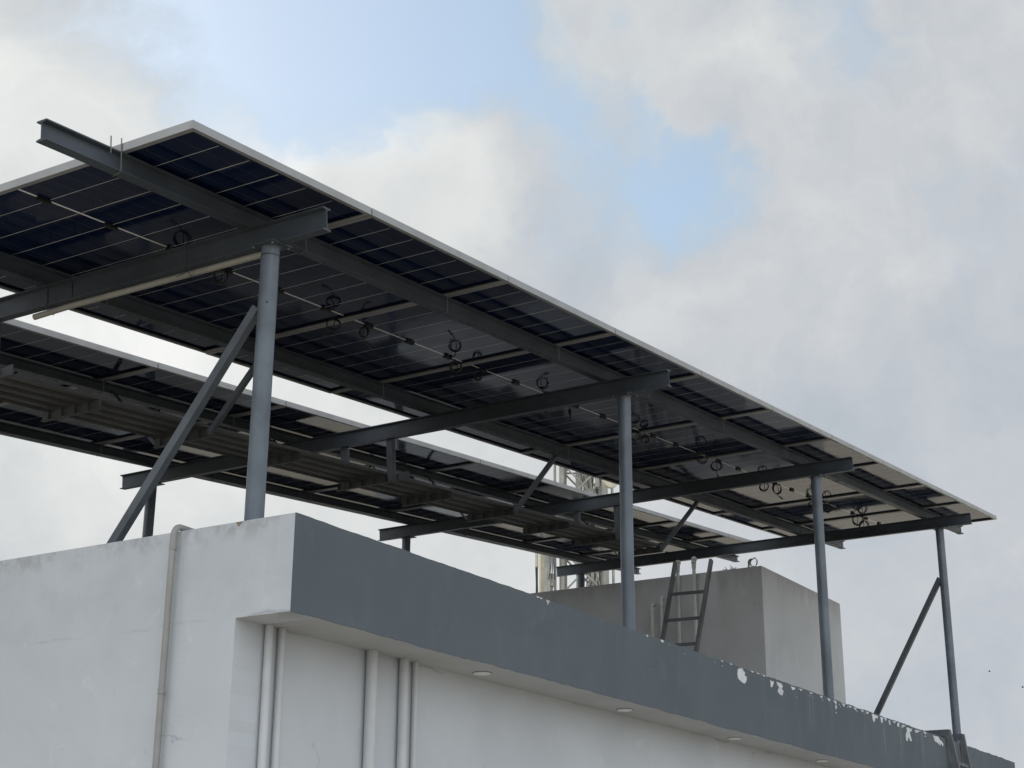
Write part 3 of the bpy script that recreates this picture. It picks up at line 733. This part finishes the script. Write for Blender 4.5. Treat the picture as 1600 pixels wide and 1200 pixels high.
# vertical members that carry the antennas
def mastpipe(u, zt, r, ma='mast', name='mounting_pipe', zb=None, dz=34.):
    q = at(u, 800, dz); bm = B(); tube(bm, [V((q.x, q.y, TZ if zb is None else zb)), V((q.x, q.y, zt))], r, 12); build(name, bm, M[ma], tw, True); return q
for u, r in ((867, .03), (878, .06), (905, .075), (922, .05)): mastpipe(u, 9.3, r)
mastpipe(944, 7.6, .035); mastpipe(957, 8.0, .03)
q = at(843, 880, 33.5)
def antenna(name, u, v0, v1, wpx, dpt, ma, lab, cat, grp=None, dep=.18):
    a = at(u, v0, dpt); b = at(u, v1, dpt); wd = wpx*dpt/2472.88
    t = thing(name, (b.x, b.y, b.z), lab, cat, grp)
    bm = B(); prof = [(-wd/2, 0), (-wd/2, dep*.6), (-wd*.3, dep), (wd*.3, dep), (wd/2, dep*.6), (wd/2, 0)]
    prism(bm, prof, side, -dep_, (b.x, b.y, b.z), V((0, 0, a.z-b.z))); build('housing', bm, M[ma], t, bevel=.008)
    bm = B()
    for k in (-.25, 0, .25): tube(bm, bez((b.x+side.x*k*wd, b.y+side.y*k*wd, b.z), (b.x+side.x*k*wd, b.y+side.y*k*wd, b.z-.2), (b.x+side.x*.2*wd, b.y+side.y*.2*wd, b.z-.4), V((b.x, b.y, b.z))+side*(wd*k*1.8)-EZ*.75, 8), .012, 5)
    build('cable', bm, M['steel'], t, True); return t
antenna('panel_antenna', 838.5, 790, 888, 5, 33.2, 'cream', 'narrow cream panel antenna at the left edge of the tower', 'antenna', 'cream antennas on the tower')
antenna('panel_antenna', 848, 800, 935, 11, 33.4, 'cream', 'broad cream panel antenna rising from behind the roof room', 'antenna', 'cream antennas on the tower', .3)
antenna('radio_unit', 862, 828, 850, 11, 33.0, 'mast', 'upper pale box radio unit right of the cream antennas', 'radio unit', 'radio boxes on the tower')
antenna('radio_unit', 861, 897, 918, 8, 33.0, 'mast', 'lower pale box radio unit just above the roof room', 'radio unit', 'radio boxes on the tower')
antenna('radio_unit', 933, 748, 764, 6, 33.2, 'mast', 'small pale box radio unit beside the round dish', 'radio unit', 'radio boxes on the tower')
for u in (853.5, 857): mastpipe(u, 7.2, .035, dz=33.3)
dsh = thing('dish_antenna', at(951, 754), 'round cream dish antenna on the tower right of the lattice', 'dish antenna')
c = at(951, 753, 32.9); bm = B(); nd = (-dep_*1 + side*.35).normalized(); r = .165
tube(bm, [c, c+nd*.02, c+nd*.10, c+nd*.13, c+nd*.14], [.05, r*.9, r, r*.93, .01], 26); build('radome', bm, M['cream'], dsh, True)
bm = B(); tube(bm, [c-nd*.12, c+nd*.01], .05, 12); build('mount', bm, M['mast'], dsh, True)

# ------------------------------------------------------------------ birds
def bird(u, v, dist, s, lab):
    c = at(u, v, dist); t = thing('bird', c, lab, 'bird')
    bm = B(); tube(bm, [c - side*.07*s, c - side*.04*s, c, c + side*.06*s, c + side*.10*s], [.004*s, .022*s, .028*s, .012*s, .003*s], 8); build('body', bm, M['bird'], t, True)
    for k in (-1, 1):
        bm = B(); p = [c + side*.03*s, c - side*.03*s, c - side*.05*s + dep_*k*.13*s + EZ*.07*s, c + dep_*k*.15*s + EZ*.08*s]
        f = bm.faces.new([bm.verts.new(q_) for q_ in p]); bmesh.ops.solidify(bm, geom=[f], thickness=.004*s); build('wing', bm, M['bird'], t)
bird(1546, 1049.5, 60, .55, 'tiny dark bird in the sky right of the last post')
bird(1598, 1074, 60, .6, 'tiny dark bird at the right edge of the picture')
